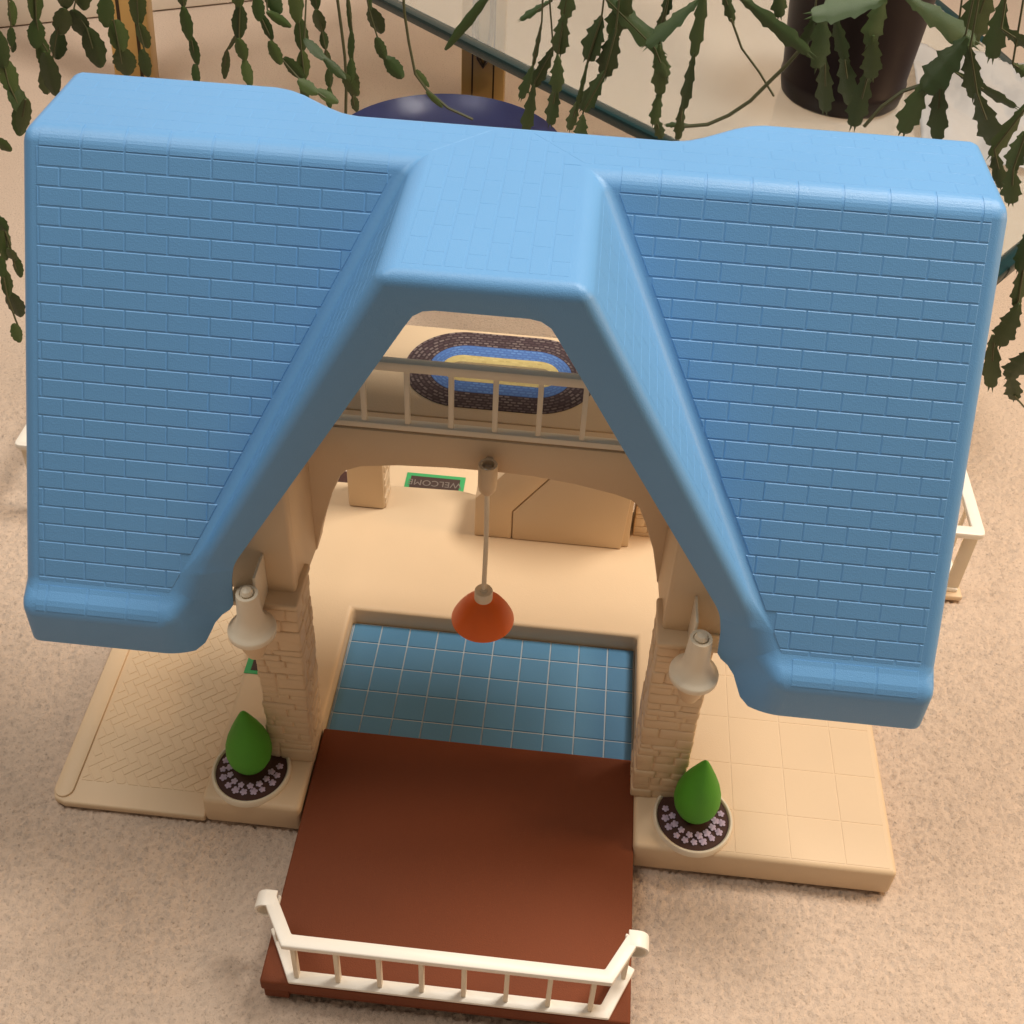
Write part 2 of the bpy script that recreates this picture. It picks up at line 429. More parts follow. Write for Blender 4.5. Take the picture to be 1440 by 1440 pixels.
# ridge strip and dormer top
mt = frame((0, 0, ZR), (1, 0, 0), (0, 1, 0))
for r in range(7):
    v0 = YF+.0124+r*PH
    for k in range(-14, 14):
        a0 = k*PW+(.5*PW if r % 2 == 0 else 0)+.013
        P = [(a0, v0), (a0+PW, v0), (a0+PW, v0+PH), (a0, v0+PH)]
        P = clip(P, (1, 0), WX-.0124); P = clip(P, (-1, 0), WX-.0124) if len(P) > 2 else []
        if len(P) < 3: continue
        yb = min(yback(p[0]) for p in P)-.0124
        P = clip(P, (0, 1), yb)
        if len(P) < 3 or abs(area2(P)) < 4e-5: continue
        mx_ = sum(p[0] for p in P)/len(P)
        # leave the mitred dormer ridge free
        sg = 1 if mx_ >= 0 else -1
        n = (-sg*.7071, -.7071); P = clip(P, n, -.7071*(D)-.7071*YF-.0+.7071*0+ -.0015) if abs(mx_) < .16 else P
        if len(P) < 3 or abs(area2(P)) < 4e-5: continue
        add_rest(P, mt, .00016, .0003, .0007)
cw = (2*D-.0236)/8
for k in range(8):
    a0 = -D+.0118+k*cw
    for r in range(7):
        v0 = YG+.0124+r*PW-(.5*PW if k % 2 else 0); 
        P = [(a0, v0), (a0+cw, v0), (a0+cw, v0+PW), (a0, v0+PW)]
        P = clip(P, (0, -1), -(YG+.0124))
        if len(P) > 2: P = clip(P, (0, 1), -.026-.0125)
        for n, d in (((.7071, .7071), .7071*D+.7071*YF-.0015), ((-.7071, .7071), .7071*D+.7071*YF-.0015)):
            if len(P) > 2: P = clip(P, n, d)
        if len(P) < 3 or abs(area2(P)) < 3e-5: continue
        add_rest(P, mt, .00016, .0003, .0007)
# dormer sides
for s in (-1, 1):
    dv = Vector((.219-D, 0, .313-ZR)); dl = dv.length; dv.normalize()
    # u along +y (back), v up the rake
    o0 = (s*.219, YG, .313); uu = Vector((0, 1, 0)); vv = Vector((-s*dv.x, 0, -dv.z))
    if s > 0: mtx = frame(o0, uu, vv)
    else: mtx = frame(o0, -uu, vv)
    for r in range(23):
        v1 = dl-.0122-r*PH; v0 = v1-PH
        if v0 < .02: continue
        for k in range(0, 6):
            a0 = .0122+k*PW-(.5*PW if r % 2 else 0)
            P = [(a0, v0), (a0+PW, v0), (a0+PW, v1), (a0, v1)]
            P = clip(P, (-1, 0), -.0122)
            # triangle: at v=dl width = YF-YG, at v=0 width 0
            wd = YF-YG; n = (dl, -wd); l = math.hypot(*n); n = (n[0]/l, n[1]/l)
            if len(P) > 2: P = clip(P, n, -.0085)
            if len(P) < 3 or abs(area2(P)) < 3e-5: continue
            if s < 0: P = [(-p[0], p[1]) for p in P]
            add_rest(P, mtx, .00012, .0003, .0005)
# bent ridge course and flared eave course
def bent(prof, x0, x1, h=.0004):
    """prof: list of (y,z,ny,nz)"""
    g_ = .0006
    for dx, hh in ((0, 0),):
        A = []; B = []
        for (y, z_, ny_, nz_) in prof:
            A.append([rest.verts.new((x0+g_, y-ny_*.0004, z_-nz_*.0004)), rest.verts.new((x0+g_+.0005, y+ny_*h, z_+nz_*h)),
                      rest.verts.new((x1-g_-.0005, y+ny_*h, z_+nz_*h)), rest.verts.new((x1-g_, y-ny_*.0004, z_-nz_*.0004))])
        for a, b_ in zip(A, A[1:]):
            for i in range(3): rest.faces.new((a[i], b_[i], b_[i+1], a[i+1]))
        for a in (A[0], A[-1]): rest.faces.new(a)
ns = Vector((0, Vs.z, -Vs.y)); ns = -ns if ns.z < 0 else ns       # slope normal
th = math.acos(ns.z); tlen = .0105; R = tlen/math.tan((math.pi-th)/2) if 0 else tlen/math.tan(th/2)*1.0
na = (Vector((0, 0, 1))+ns).normalized()
arc = []
for i in range(9):
    t = -1+2*i/8; P_ = Vector((.28, YF, ZR)) + (Vector((0, 1, 0))*(-t)*.0116 if t < 0 else Vs*t*.0116)
    arc.append(surf(P_, na))
for k in range(-14, 14):
    a0 = k*PW+.013+.5*PW*0; a1 = a0+PW
    for s in (-1, 1):
        lo, hi = (max(a0, D+.016), min(a1, WX-.0124)) if s > 0 else (max(a0, -WX+.0124), min(a1, -D-.016))
        if hi-lo > .006: bent(arc, lo, hi)
fn = Vector((0, -(S1[1]-F1[1]), S1[0]-F1[0])).normalized()
for k in range(-14, 14):
    a0 = k*PW+.020; a1 = a0+PW
    for s in (-1, 1):
        lo, hi = (max(a0, .243), min(a1, WX-.012)) if s > 0 else (max(a0, -WX+.012), min(a1, -.243))
        if hi-lo > .006:
            pr = [surf((.30, S1[0]+t*(F1[0]-S1[0]), S1[1]+t*(F1[1]-S1[1])), fn) for t in (0, .2, .4, .6, .8, 1.0)]
            bent(pr, lo, hi, .0003)
ro = obj('shingle_courses', rest, 'blue_plastic', roof); ro['kind'] = 'stuff'

# --- base slabs
def slab(name, poly, z0, z1, m, parent, bev=.004):
    bm_ = nb(); prism(bm_, poly, 2, z0, z1, bev, 3); return shade(obj(name, bm_, m, parent))
XL, XR, YB, ZB = -.1495, .1515, .158, .035
floor = slab('floor_slab', [(-.240, -.2695), (XL, -.2695), (XL, -.031), (XR, -.031), (XR, -.2695), (.384, -.2695), (.384, YB), (-.04, YB), (-.06, YB+.004),
                    (-.13, YB+.002), (-.15, YB), (-.240, YB)], 0, ZB, 'beige_plastic', H, .0045)
# right patio tiles
gx = [.2005, .2415, .2905, .339, .378]; gy = [-.2655, -.2235, -.174, -.122, -.072, -.022, .028, .078, .128]
for a, c in zip(gx, gx[1:]):
    for e, f_ in zip(gy, gy[1:]):
        b2 = nb(); plate(b2, [(a, e), (c, e), (c, f_), (a, f_)], .0003, .0003, .0004)
        o = obj('paving_tile', b2, 'beige_plastic', floor); o.location = (0, 0, ZB)
# recess tiles
rec = boxo('kitchen_floor', (XL+.0005, XR-.0005, -.268, -.0315, .001, .0105), 'tile_joint', H)
s_ = .03; full_t = None
for j in range(-1, 5):
    for i in range(-1, 10):
        a0 = -.1471+s_*i; b0 = -.0562-s_*j
        P = [(a0, b0-0), (a0+s_, b0), (a0+s_, b0+s_), (a0, b0+s_)]
        for n, d in (((1, 0), XR-.001), ((-1, 0), -(XL+.001)), ((0, 1), -.032), ((0, -1), .215)):
            if len(P) > 2: P = clip(P, n, d)
        if len(P) < 3 or abs(area2(P)) < 2e-5: continue
        b2 = nb(); plate(b2, [(p[0], p[1]) for p in P], .0010, .00042, .0006)
        o = obj('floor_tile', b2, 'tile_blue', rec); o.location = (0, 0, .0105)
# left driveway pad with raised kerb and herringbone
pad = slab('driveway_pad', [(-.372, -.2705), (-.2395, -.2705), (-.2395, .15), (-.398, .15), (-.3860, -.258), (-.382, -.267)], 0, .008, 'beige_plastic', H, .002)
bm = nb(); a = [(-.3755+.0088*math.cos(t*math.pi/8), -.2575-.0088*math.sin(t*math.pi/8)) for t in range(9)]+[(-.3965, .148), (-.378, .148)]
prism(bm, a, 2, .007, .0105, .0012, 2); shade(obj('kerb', bm, 'beige_plastic', pad))
bw = .0085; hb = 0
ang = math.radians(38); ca, sa = math.cos(ang), math.sin(ang)
region = [(( -1, 0), .3655), ((1, 0), -.2425), ((0, -1), .247), ((0, 1), .02)]
hb_list = []
for i in range(-40, 40):
    for j in range(-40, 40):
        # herringbone: brick 2w x w
        t = (i-j) % 4
        if t == 0: r_ = (i*bw, j*bw, (i+2)*bw, (j+1)*bw)
        elif t == 2: r_ = (i*bw, j*bw, (i+1)*bw, (j+2)*bw)
        elif False: r_ = None
        else: continue
        P = [(r_[0], r_[1]), (r_[2], r_[1]), (r_[2], r_[3]), (r_[0], r_[3])]
        hb_list.append(P)
hb_bricks = []
for i in range(-60, 60):
    for j in range(-60, 60):
        if (i+j) % 4 == 0 and True:
            hb_bricks.append([(i*bw, j*bw), ((i+2)*bw, j*bw), ((i+2)*bw, (j+1)*bw), (i*bw, (j+1)*bw)])
        if (i+j) % 4 == 2:
            hb_bricks.append([(i*bw, j*bw), ((i+1)*bw, j*bw), ((i+1)*bw, (j+2)*bw), (i*bw, (j+2)*bw)])
pieces = []
for P in hb_bricks:
    P = [(p[0]*ca-p[1]*sa-.30, p[0]*sa+p[1]*ca-.12) for p in P]
    for n, d in region:
        if len(P) > 2: P = clip(P, n, d)
    if len(P) < 3 or abs(area2(P)) < 2.5e-5: continue
    pieces.append(P)
pieces.sort(key=lambda P: sum(p[1] for p in P)/len(P))
far = nb()
for k, P in enumerate(pieces):
    if k < 290:
        b2 = nb()
        if plate(b2, P, .00055, .0004, .0004): o = obj('paving_brick', b2, 'beige_plastic', pad); o.location = (0, 0, .008)
        else: b2.free()
    else: plate(far, P, .00055, .0004, .0004)
if far.verts:
    o = obj('paving_courses', far, 'beige_plastic', pad); o.location = (0, 0, .008); o['kind'] = 'stuff'
else: far.free()

# --- brick pillars
def pillar(s, x0, x1, y0, y1, z0, z1, seed, front=True):
    rnd = random.Random(seed)
    p = boxo('pillar', (min(s*x0, s*x1), max(s*x0, s*x1), y0, y1, z0, z1), 'beige_plastic', H, .003)
    z_ = z0
    while z_ < z1-.004:
        hh = rnd.choice((.006, .0075, .009, .0115, .013)); zt = min(z_+hh, z1)
        if z1-zt < .004: zt = z1
        # front stones
        x = x0
        while x < x1-1e-4:
            w = rnd.choice((.010, .014, .018, .024, .03)) if front else x1-x0; xe = min(x+w, x1)
            if x1-xe < .007: xe = x1
            pr = rnd.uniform(.0005, .0019) if front else 0
            xa, xb = s*x, s*xe
            first = x == x0
            lo, hi = min(xa, xb), max(xa, xb)
            dep = .006
            if first:  # corner stone wraps on to the inner side
                dep = rnd.uniform(.010, .022) if front else .003
                if s > 0: lo -= pr
                else: hi += pr
            if xe == x1:
                if s > 0: hi += pr*.8
                else: lo -= pr*.8
            b2 = nb(); g_ = 0.00005
            if not front: b2.free()
            if front: box(b2, lo+g_, hi-g_, y0-pr, y0+dep, z_+g_-rnd.uniform(0, .0012)*front, zt-g_+rnd.uniform(0, .0012)*front, .0021 if front else .0004, 3)
            if front: bmesh.ops.rotate(b2, verts=b2.verts, cent=((lo+hi)/2, y0, (z_+zt)/2), matrix=Matrix.Rotation(rnd.uniform(-.05, .05), 3, 'Y'))
            if front: shade(obj('stone', b2, 'beige_plastic', p), 80)
            if first:
                yy = y0+dep
                while yy < y1-.003:
                    ye = min(yy+rnd.uniform(.010, .024), y1)
                    if y1-ye < .006: ye = y1
                    pr2 = rnd.uniform(.0005, .0018)
                    la, lb = (s*x0-pr2, s*x0+.006) if s > 0 else (s*x0-.006, s*x0+pr2)
                    b2 = nb(); box(b2, la, lb, yy+g_, ye-g_, z_+g_, zt-g_, .0021, 3); shade(obj('stone', b2, 'beige_plastic', p), 80)
                    yy = ye
            x = xe
        z_ = zt
    return p
pillar(-1, .1485, .1875, -.2185, -.176, ZB, .248, 11)
pillar(1, .1485, .1925, -.2185, -.176, ZB, .248, 12)
pillar(-1, .141, .183, .1165, .152, ZB, .22, 13, False)
pillar(1, .146, .186, .1145, .152, ZB, .22, 14)

# --- walls above the pillars, arch and upper floor
for s in (-1, 1):
    w_ = [(s*.151, .254), (s*.213, .254), (s*.213, .284), (s*.160, .380), (s*.151, .380)]
    bm = nb(); prism(bm, w_, 1, -.2060, -.194, .0025, 3); shade(obj('wall_panel', bm, 'beige_plastic', H))
    # inner return running back to the arch
    bm = nb()
    prism(bm, [(s*.1525, -.2045), (s*.165, -.2045), (s*.165, -.139), (s*.1490, -.139)], 2, .238, .372, .003, 3)
    shade(obj('wall_return', bm, 'beige_plastic', H))
    bm = nb(); box(bm, min(s*.1465, s*.203), max(s*.1465, s*.203), -.2210, -.172, .2490, .2560, .0022, 3)
    shade(obj('pillar_cap', bm, 'beige_plastic', H))
arch = [(-.200, .3842), (-.200, .238), (-.1485, .238), (-.1475, .245), (-.1415, .272), (-.1305, .311), (-.1235, .3295), (-.1175, .3375), (-.106, .343), (-.075, .3480), (-.035, .3505),
        (0, .351), (.035, .350), (.070, .3455), (.104, .338), (.1165, .3335), (.1235, .327), (.1305, .309), (.1405, .279), (.1475, .245), (.1485, .238), (.200, .238), (.200, .3842)]
bm = nb(); prism(bm, arch, 1, -.1415, -.118, .0018, 2); shade(obj('arch_beam', bm, 'beige_plastic', H))
uf = boxo('upper_floor', (-.172, .172, -.1180, .0035, .3735, .385), 'beige_plastic', H, .002)
# rug
def stadium(a, b_, n=48):  # half sizes
    pts = []; c = a-b_
    for i in range(n):
        t = 2*math.pi*i/n; x = b_*math.cos(t); y = b_*math.sin(t); pts.append((x+(c if math.cos(t) >= -1e-9 else -c), y))
    return pts
def stad_pts(a, b_, n=32):
    c = a-b_; pts = []
    for i in range(n+1): t = -math.pi/2+math.pi*i/n; pts.append((c+b_*math.cos(t), b_*math.sin(t)))
    for i in range(n+1): t = math.pi/2+math.pi*i/n; pts.append((-c+b_*math.cos(t), b_*math.sin(t)))
    return pts
rug = bpy.data.objects.new('rug', None)
def ring(name, A, B, z0, z1, m, parent, loc=None):
    """flat ring between stadiums A (outer) and B (inner) with strip UVs"""
    b2 = nb(); uvl = b2.loops.layers.uv.new('UVMap'); po = stad_pts(*A); pi_ = stad_pts(*B); n = len(po)
    per = [0.0]
    for i in range(n): q = pi_[(i+1) % n]; r_ = pi_[i]; w0 = po[(i+1) % n]; w1 = po[i]; per.append(per[-1]+.5*(math.hypot(q[0]-r_[0], q[1]-r_[1])+math.hypot(w0[0]-w1[0], w0[1]-w1[1])))
    T = [b2.verts.new((*p, z1)) for p in po]; I = [b2.verts.new((*p, z1)) for p in pi_]; Bv = [b2.verts.new((*p, z0)) for p in po]
    wd = A[1]-B[1]
    for i in range(n):
        j = (i+1) % n
        f_ = b2.faces.new((I[i], T[i], T[j], I[j]))
        for lp, uvv in zip(f_.loops, ((per[i], 0), (per[i], wd), (per[i+1], wd), (per[i+1], 0))): lp[uvl].uv = uvv
        b2.faces.new((T[i], Bv[i], Bv[j], T[j]))
    o_ = obj(name, b2, m, parent)
    if loc: o_.location = loc
    return o_
RB = (.0815, .0515); RL = (.0605, .0318); RY = (.0500, .0178); RC = (.0425, .0085)
rug = ring('rug', RB, RL, 0, .0006, 'braid_dark', uf, (-.001, -.0530, .3852))
ring('blue_braid', RL, RY, 0, .0007, 'braid_blue', rug)
ring('yellow_braid', RY, RC, 0, .0008, 'braid_yellow', rug)
b2 = nb(); uvl = b2.loops.layers.uv.new('UVMap'); f_ = b2.faces.new([b2.verts.new((*p, .0009)) for p in stad_pts(*RC)])
for lp in f_.loops: lp[uvl].uv = (lp.vert.co.x, lp.vert.co.y)
obj('tan_centre', b2, 'braid_tan', rug)
# upper railing
ur = boxo('balcony_railing', (-.150, .150, -.1405, -.1325, .4445, .4535), 'cream_plastic', H, .0015)
boxo('bottom_rail', (-.150, .150, -.1405, -.1325, .3855, .3915), 'cream_plastic', ur, .001)
for k in range(-4, 5):
    x = .0025+k*.0346
    if abs(x) < .145: boxo('baluster', (x-.0021, x+.0021, -.1390, -.1345, .391, .4450), 'cream_plastic', ur, .0006)

# --- lanterns on the pillars
for s, lx in ((-1, -.1785), (1, .1765)):
    cy_ = -.2415
    bm = nb(); lathe(bm, [(.0001, .2450), (.0190, .2450), (.0196, .2458), (.0196, .2500), (.0190, .2510), (.0170, .2518), (.0150, .2545), (.0122, .2590), (.0106, .2650), (.0100, .272), (.0090, .290), (.0087, .2915), (.0062, .2915), (.0060, .2898), (.0001, .2898)], lx, cy_, 32)
    ln = shade(obj('lantern', bm, 'cream_plastic', H), 50)
    bm = nb(); lathe(bm, [(.0001, .2180), (.0070, .2180), (.0105, .228), (.0150, .2441)], lx, cy_, 28); shade(obj('cup', bm, 'beige_plastic', ln), 50)
    bm = nb(); lathe(bm, [(.0001, .2890), (.0046, .2900), (.0053, .2925), (.0039, .2955), (.0001, .2968)], lx, cy_, 20); shade(obj('finial', bm, 'cream_plastic', ln))
    bm = nb(); prism(bm, [(cy_+.006, .255), (cy_+.008, .300), (-.2065, .300), (-.2065, .255)], 0, lx+s*-.004-.0011, lx+s*-.004+.0011, .0005, 2); shade(obj('bracket', bm, 'cream_plastic', ln))

# --- planters
def planter(cx, cy_, seed):
    rnd = random.Random(seed)
    bm = nb(); lathe(bm, [(.0362, ZB-.002), (.0362, ZB+.0030), (.0352, ZB+.0046), (.0338, ZB+.0046), (.0326, ZB+.0034), (.0322, ZB+.001)], cx, cy_, 48)
    p = shade(obj('planter_rim', bm, 'cream_plastic', H))
    bm = nb(); lathe(bm, [(.0324, ZB+.0022), (.027, ZB+.0040), (.018, ZB+.0056), (.008, ZB+.0064), (.0001, ZB+.0066)], cx, cy_, 40); shade(obj('soil', bm, 'soil_brown', p))
    bm = nb(); prof = []
    for t, r in ((0, .006), (.04, .0110), (.10, .0155), (.20, .0193), (.30, .0207), (.42, .0200), (.55, .0172), (.68, .0132), (.80, .0090), (.90, .0054), (.96, .0030), (1, .0001)): prof.append((r, ZB+.006+t*.083))
    prof = [(.0001, ZB+.006)]+prof
    lathe(bm, prof, cx, cy_+.002, 32); shade(obj('shrub', bm, 'shrub_green', p), 80)
    fl = nb()
    n = 30
    c = fl.verts.new((0, 0, .0012)); rg = [fl.verts.new(((.0022+.0012*abs(math.cos(5*math.pi*i/n))**.7)*math.cos(2*math.pi*i/n), (.0022+.0012*abs(math.cos(5*math.pi*i/n))**.7)*math.sin(2*math.pi*i/n), .0004)) for i in range(n)]
    for i in range(n): fl.faces.new((c, rg[i], rg[(i+1) % n]))
    fm = bpy.data.meshes.new('flower'); fl.to_mesh(fm); fl.free(); fm.materials.append(M['petal_lilac'])
    for R_, k0, k1, n_ in ((.0262, -128, -52, 5), (.0205, -171, -9, 8), (.0268, -30, 12, 3), (.0268, 168, 210, 3)):
        for k in range(n_):
            t = math.radians(k0+(k1-k0)*k/(n_-1)+rnd.uniform(-1.5, 1.5)); rr = R_*.96+rnd.uniform(-.0004, .0004)
            o_ = obj('flower', fm, None, p); o_.location = (cx+rr*math.cos(t), cy_+rr*math.sin(t), ZB+.0046+.0018*(R_ < .022))
            o_.rotation_euler = (-.10*math.sin(t), .10*math.cos(t), rnd.uniform(0, 1)); o_.scale = [rnd.uniform(.9, 1.15)]*3
    return p
planter(-.2020, -.2355, 1); planter(.2043, -.2370, 2)

# --- staircase inside
st = nb(); prism(st, [(-.0325, ZB), (-.0325, .0925), (.0205, .163), (.10, .24), (.1395, .24), (.1395, ZB)], 1, .0940, .150, .0012, 2)
so = shade(obj('staircase', st, 'beige_plastic', H))
bm = nb(); prism(bm, [(-.0339, ZB+.0008), (-.0339, .0935), (.0205, .166), (.0900, .2400), (.1150, .2400), (.0474, .1362), (.0073, .0785), (.0077, ZB+.0008)], 1, .0895, .112, .0010, 2); shade(obj('stair_panel', bm, 'beige_plastic', so))
bm = nb(); prism(bm, [(.0089, ZB+.0008), (.0085, .0778), (.0486, .1355), (.1165, .2400), (.1420, .2400), (.1312, ZB+.0008)], 1, .0892, .105, .0010, 2); shade(obj('stair_panel', bm, 'beige_plastic', so))
boxo('rear_door', (-.036, .012, .1585, .168, .0, .13), 'white_plastic', H, .002)
# back step, door mat
stp = boxo('back_step', (-.16, -.035, .1635, .245, 0, .009), 'beige_plastic', H, .002)
dm = boxo('door_mat', (-.1300, -.0580, .166, .2090, .0092, .0102), 'mat_green', H, .0004)
boxo('mat_panel', (-.1240, -.0640, .1720, .2030, .0102, .0108), 'mat_brown', dm)
fc = bpy.data.curves.new('lettering', 'FONT'); fc.body = 'WELCOME'; fc.size = .0135; fc.align_x = 'CENTER'; fc.align_y = 'CENTER'; fc.extrude = .0001
fo = bpy.data.objects.new('tmp', fc); C.objects.link(fo)
dg = bpy.context.evaluated_depsgraph_get(); lm_ = bpy.data.meshes.new_from_object(fo.evaluated_get(dg)); bpy.data.objects.remove(fo); lm_.name = 'lettering'
lm_.materials.clear(); o = obj('lettering', lm_, 'mat_letter', dm); o.location = (-.094, .1925, .0110); o.rotation_euler = (0, 0, math.pi)
# stickers by the driveway
stk = boxo('green_sticker', (-.2390, -.205, -.128, -.095, .0352, .0358), 'mat_green', H); boxo('sticker_centre', (-.2330, -.208, -.124, -.099, .0358, .0362), 'mat_brown', stk)
boxo('rear_sticker', (-.236, -.178, .160, .200, .006, .0105), 'soil_brown', H, .0005)

# --- rear side decks with white railings
for s, xo in ((-1, .556), (1, .519)):
    dk = boxo('side_deck', (min(s*.40, s*xo), max(s*.40, s*xo), .092, .30, 0, .008), 'beige_plastic', H, .003)
    dr = nb(); x0, x1 = s*(xo-.080), s*(xo-.004)
    # L-shaped flat top rail with a rounded corner
    Z0, Z1 = .094, .102; wv = .013
    rr = [(s*.41, .097), (s*(xo-.006), .097), (s*(xo-.001), .099), (s*xo, .104), (s*xo, .29), (s*(xo-wv), .29), (s*(xo-wv), .097+wv), (s*.41, .097+wv)]
    prism(dr, rr, 2, Z0, Z1, .0015, 2); ra = shade(obj('side_railing', dr, 'white_plastic', dk))
    boxo('bottom_rail', (min(s*.41, s*(xo-.006)), max(s*.41, s*(xo-.006)), .0985, .1085, .008, .013), 'white_plastic', ra, .001)
    boxo('bottom_rail', (min(s*(xo-.004), s*(xo-.014)), max(s*(xo-.004), s*(xo-.014)), .1085, .29, .008, .013), 'white_plastic', ra, .001)
    boxo('corner_post', (min(s*(xo-.020), s*(xo-.005)), max(s*(xo-.020), s*(xo-.005)), .101, .1045, .012, .095), 'cream_plastic', ra, .0008)
    for k in range(1, 4):
        boxo('baluster', (min(s*(xo-.011), s*(xo-.0075)), max(s*(xo-.011), s*(xo-.0075)), .102+k*.042, .1055+k*.042, .012, .095), 'cream_plastic', ra)

# ------------------------------------------------------------------ pendant lamp
PL = thing('pendant_lamp', 'orange red toy pendant lamp hanging on a pale rod from the arch', 'lamp', (0, -.155, .185))
def lchild(name, prof, m, n=32, ang=45):
    b2 = nb(); lathe(b2, prof, 0, 0, n); return shade(obj(name, b2, m, PL), ang)
lchild('socket', [(.0001, .156), (.0045, .156), (.0072, .1605), (.0078, .166), (.0078, .186), (.0074, .187), (.0052, .187), (.005, .180), (.0001, .180)], 'beige_plastic')
b2 = nb(); tube(b2, [(0, 0, .158), (.0006, 0, .10), (.0, 0, .034)], .0021, 10); shade(obj('rod', b2, 'cream_plastic', PL))
lchild('collar', [(.0001, .0405), (.0022, .0405), (.0034, .0400), (.0036, .0385), (.0075, .0385), (.0080, .0375), (.0080, .0290), (.0078, .0270)], 'cream_plastic')
lchild('shade', [(.0078, .0285), (.0100, .0262), (.0145, .0232), (.0200, .0165), (.0250, .0080), (.0278, .0015), (.0270, .0012), (.0235, .0070), (.0185, .0145), (.0130, .0205), (.0095, .0245), (.0001, .0260)], 'red_plastic', 48)
boxo('mounting_arm', (-.003, .003, .001, .0145, .176, .182), 'beige_plastic', PL)

# ------------------------------------------------------------------ sliding deck
DK = thing('sliding_deck', 'chestnut brown plastic deck slid out in front between the planters', 'deck', (.0025, -.30, 0))
bm = nb(); box(bm, -.1505, .1495, -.1185, .124, .0135, .0275, .002, 3); shade(obj('deck_board', bm, 'brown_plastic', DK))
boxo('front_apron', (-.1490, .1480, -.1165, -.106, .006, .0145), 'brown_plastic', DK, .001)
for s in (-1, 1): boxo('foot', (s*.1385-.010 if s < 0 else .128, -.128 if s < 0 else .148, -.1175, -.092, 0, .0145), 'brown_plastic', DK, .001)
for x in (-.1495, .1425): boxo('side_apron', (x, x+.006, -.10, .02, .003, .0145), 'brown_plastic', DK, .0008)
# railing: flat top ribbon with curled ends, bottom plate, balusters
def ribbon(pts, width, z0, z1, name, m, parent):
    """flat strip following a plan path (centre line)"""
    b2 = nb(); pts = [Vector((p[0], p[1], 0)) for p in pts]; Lh = []; Rh = []
    for i, p in enumerate(pts):
        if i == 0: t = (pts[1]-p).normalized(); k = 1
        elif i == len(pts)-1: t = (p-pts[-2]).normalized(); k = 1
        else:
            t1 = (p-pts[i-1]).normalized(); t2 = (pts[i+1]-p).normalized(); t = (t1+t2).normalized(); k = 1/max(.3, t.dot(t1))
        n = Vector((-t.y, t.x, 0)); Lh.append(p+n*width/2*k); Rh.append(p-n*width/2*k)
    prism(b2, [(q.x, q.y) for q in Lh+Rh[::-1]], 2, z0, z1, .0012, 2)
    return shade(obj(name, b2, m, parent))
zb = .0277
path = [(-.1465, -.078), (-.1255, -.1105), (.1265, -.1105), (.1455, -.078)]
rail = ribbon(path, .0105, .0800, .0862, 'deck_railing', 'white_plastic', DK)
ribbon([(-.1470, -.074), (-.1235, -.1130), (.1285, -.1130), (.1475, -.074)], .0105, zb, zb+.0035, 'bottom_rail', 'white_plastic', rail)
for k in range(8):
    x = -.1205+k*.03385; boxo('baluster', (x-.0019, x+.0019, -.1145, -.1085, zb+.003, .081), 'cream_plastic', rail, .0005)
for s in (-1, 1):
    x = s*.1425; boxo('baluster', (x-.0019, x+.0019, -.086, -.080, zb+.003, .081), 'cream_plastic', rail, .0005)
    # curled end: ribbon bent over in the vertical plane that continues the wing
    b2 = nb(); R0, R1 = .0096, .0070; cx_, cz_ = s*.1490, .0863-R0
    A = [math.radians(90-s*0-t) for t in range(0, 286, 15)]
    po = [(cx_+s*R0*math.cos(a), cz_+R0*math.sin(a)) for a in A]; pi_ = [(cx_+s*R1*math.cos(a), cz_+R1*math.sin(a)) for a in A]
    prism(b2, [(s*.1415, .0863)]+po+pi_[::-1]+[(s*.1415, .0837)], 1, -.0850, -.0715, .0008, 2); shade(obj('scroll_end', b2, 'white_plastic', rail), 40)

# ------------------------------------------------------------------ glass table, pot, dish
GT = thing('glass_table', 'glass table with dark green rim and brass leg behind the roof', 'table', (-.155, 1.25, 0))
ox, oy = -.155, 1.25
e1 = Vector((-.62, 1.0861)); e2 = Vector((.30, .2343)); dirp = Vector((.68, .735))
# right corner: along the front edge then the right side
P4 = [(-.62, 1.0861), (.42, .1232), (.640, .400), (.560, .710), (.30, 1.60), (-.10, 1.70)]
P4 = [(p[0]-ox, p[1]-oy) for p in P4]
bm = nb(); prism(bm, P4, 2, .388, .400); obj('glass_top', bm, 'glass', GT)
# bevelled edge strips
for a, c in ((0, 1), (1, 2), (2, 3), (3, 4)):
    A, B = Vector(P4[a]), Vector(P4[c]); t = (B-A).normalized(); n = Vector((t.y, -t.x))
    b2 = nb(); q = [A, B, B+n*.016, A+n*.016]; prism(b2, [(p.x, p.y) for p in q], 2, .386, .4005, .004, 2); shade(obj('glass_rim', b2, 'glass_edge', GT))
def leg(dx, dy, rz, w=.04):
    l = boxo('leg', (-w, w, -w, w, 0, .386), 'brass', GT, .004); l.location = (dx, dy, 0); l.rotation_euler = (0, 0, rz)
    for k in range(2):
        a = k*math.pi/2-math.pi/2*0
    b2 = nb(); tube(b2, [(-.012, -w-.003, .36), (-.014, -w-.003, .16), (-.008, -w-.003, .11), (0, -w-.003, .095), (.008, -w-.003, .11), (.014, -w-.003, .16), (.012, -w-.003, .36)], .0045, 8); shade(obj('ornament', b2, 'ornament', l))
    boxo('groove', (-.021, -.018, -w-.001, -w+.004, .0, .38), 'ornament', l); boxo('groove', (.018, .021, -w-.001, -w+.004, .0, .38), 'ornament', l)
leg(0, 0, .06)
bl = thing('brass_post', 'narrow gilded post with dark grooves behind the left roof corner', 'post', (-.815, 1.22, 0)); bl.rotation_euler = (0, math.radians(3), .2)
boxo('shaft', (-.035, .035, -.035, .035, 0, .75), 'brass', bl, .004)
for x in (-.018, .012): boxo('groove', (x, x+.006, -.0358, -.030, 0, .74), 'ornament', bl)
dish = nb(); lathe(dish, [(.0001, .012), (.135, .012), (.160, .018), (.192, .050), (.199, .058), (.2005, .056), (.194, .044), (.165, .006), (.150, 0), (.0001, 0)], 0, 0, 64)
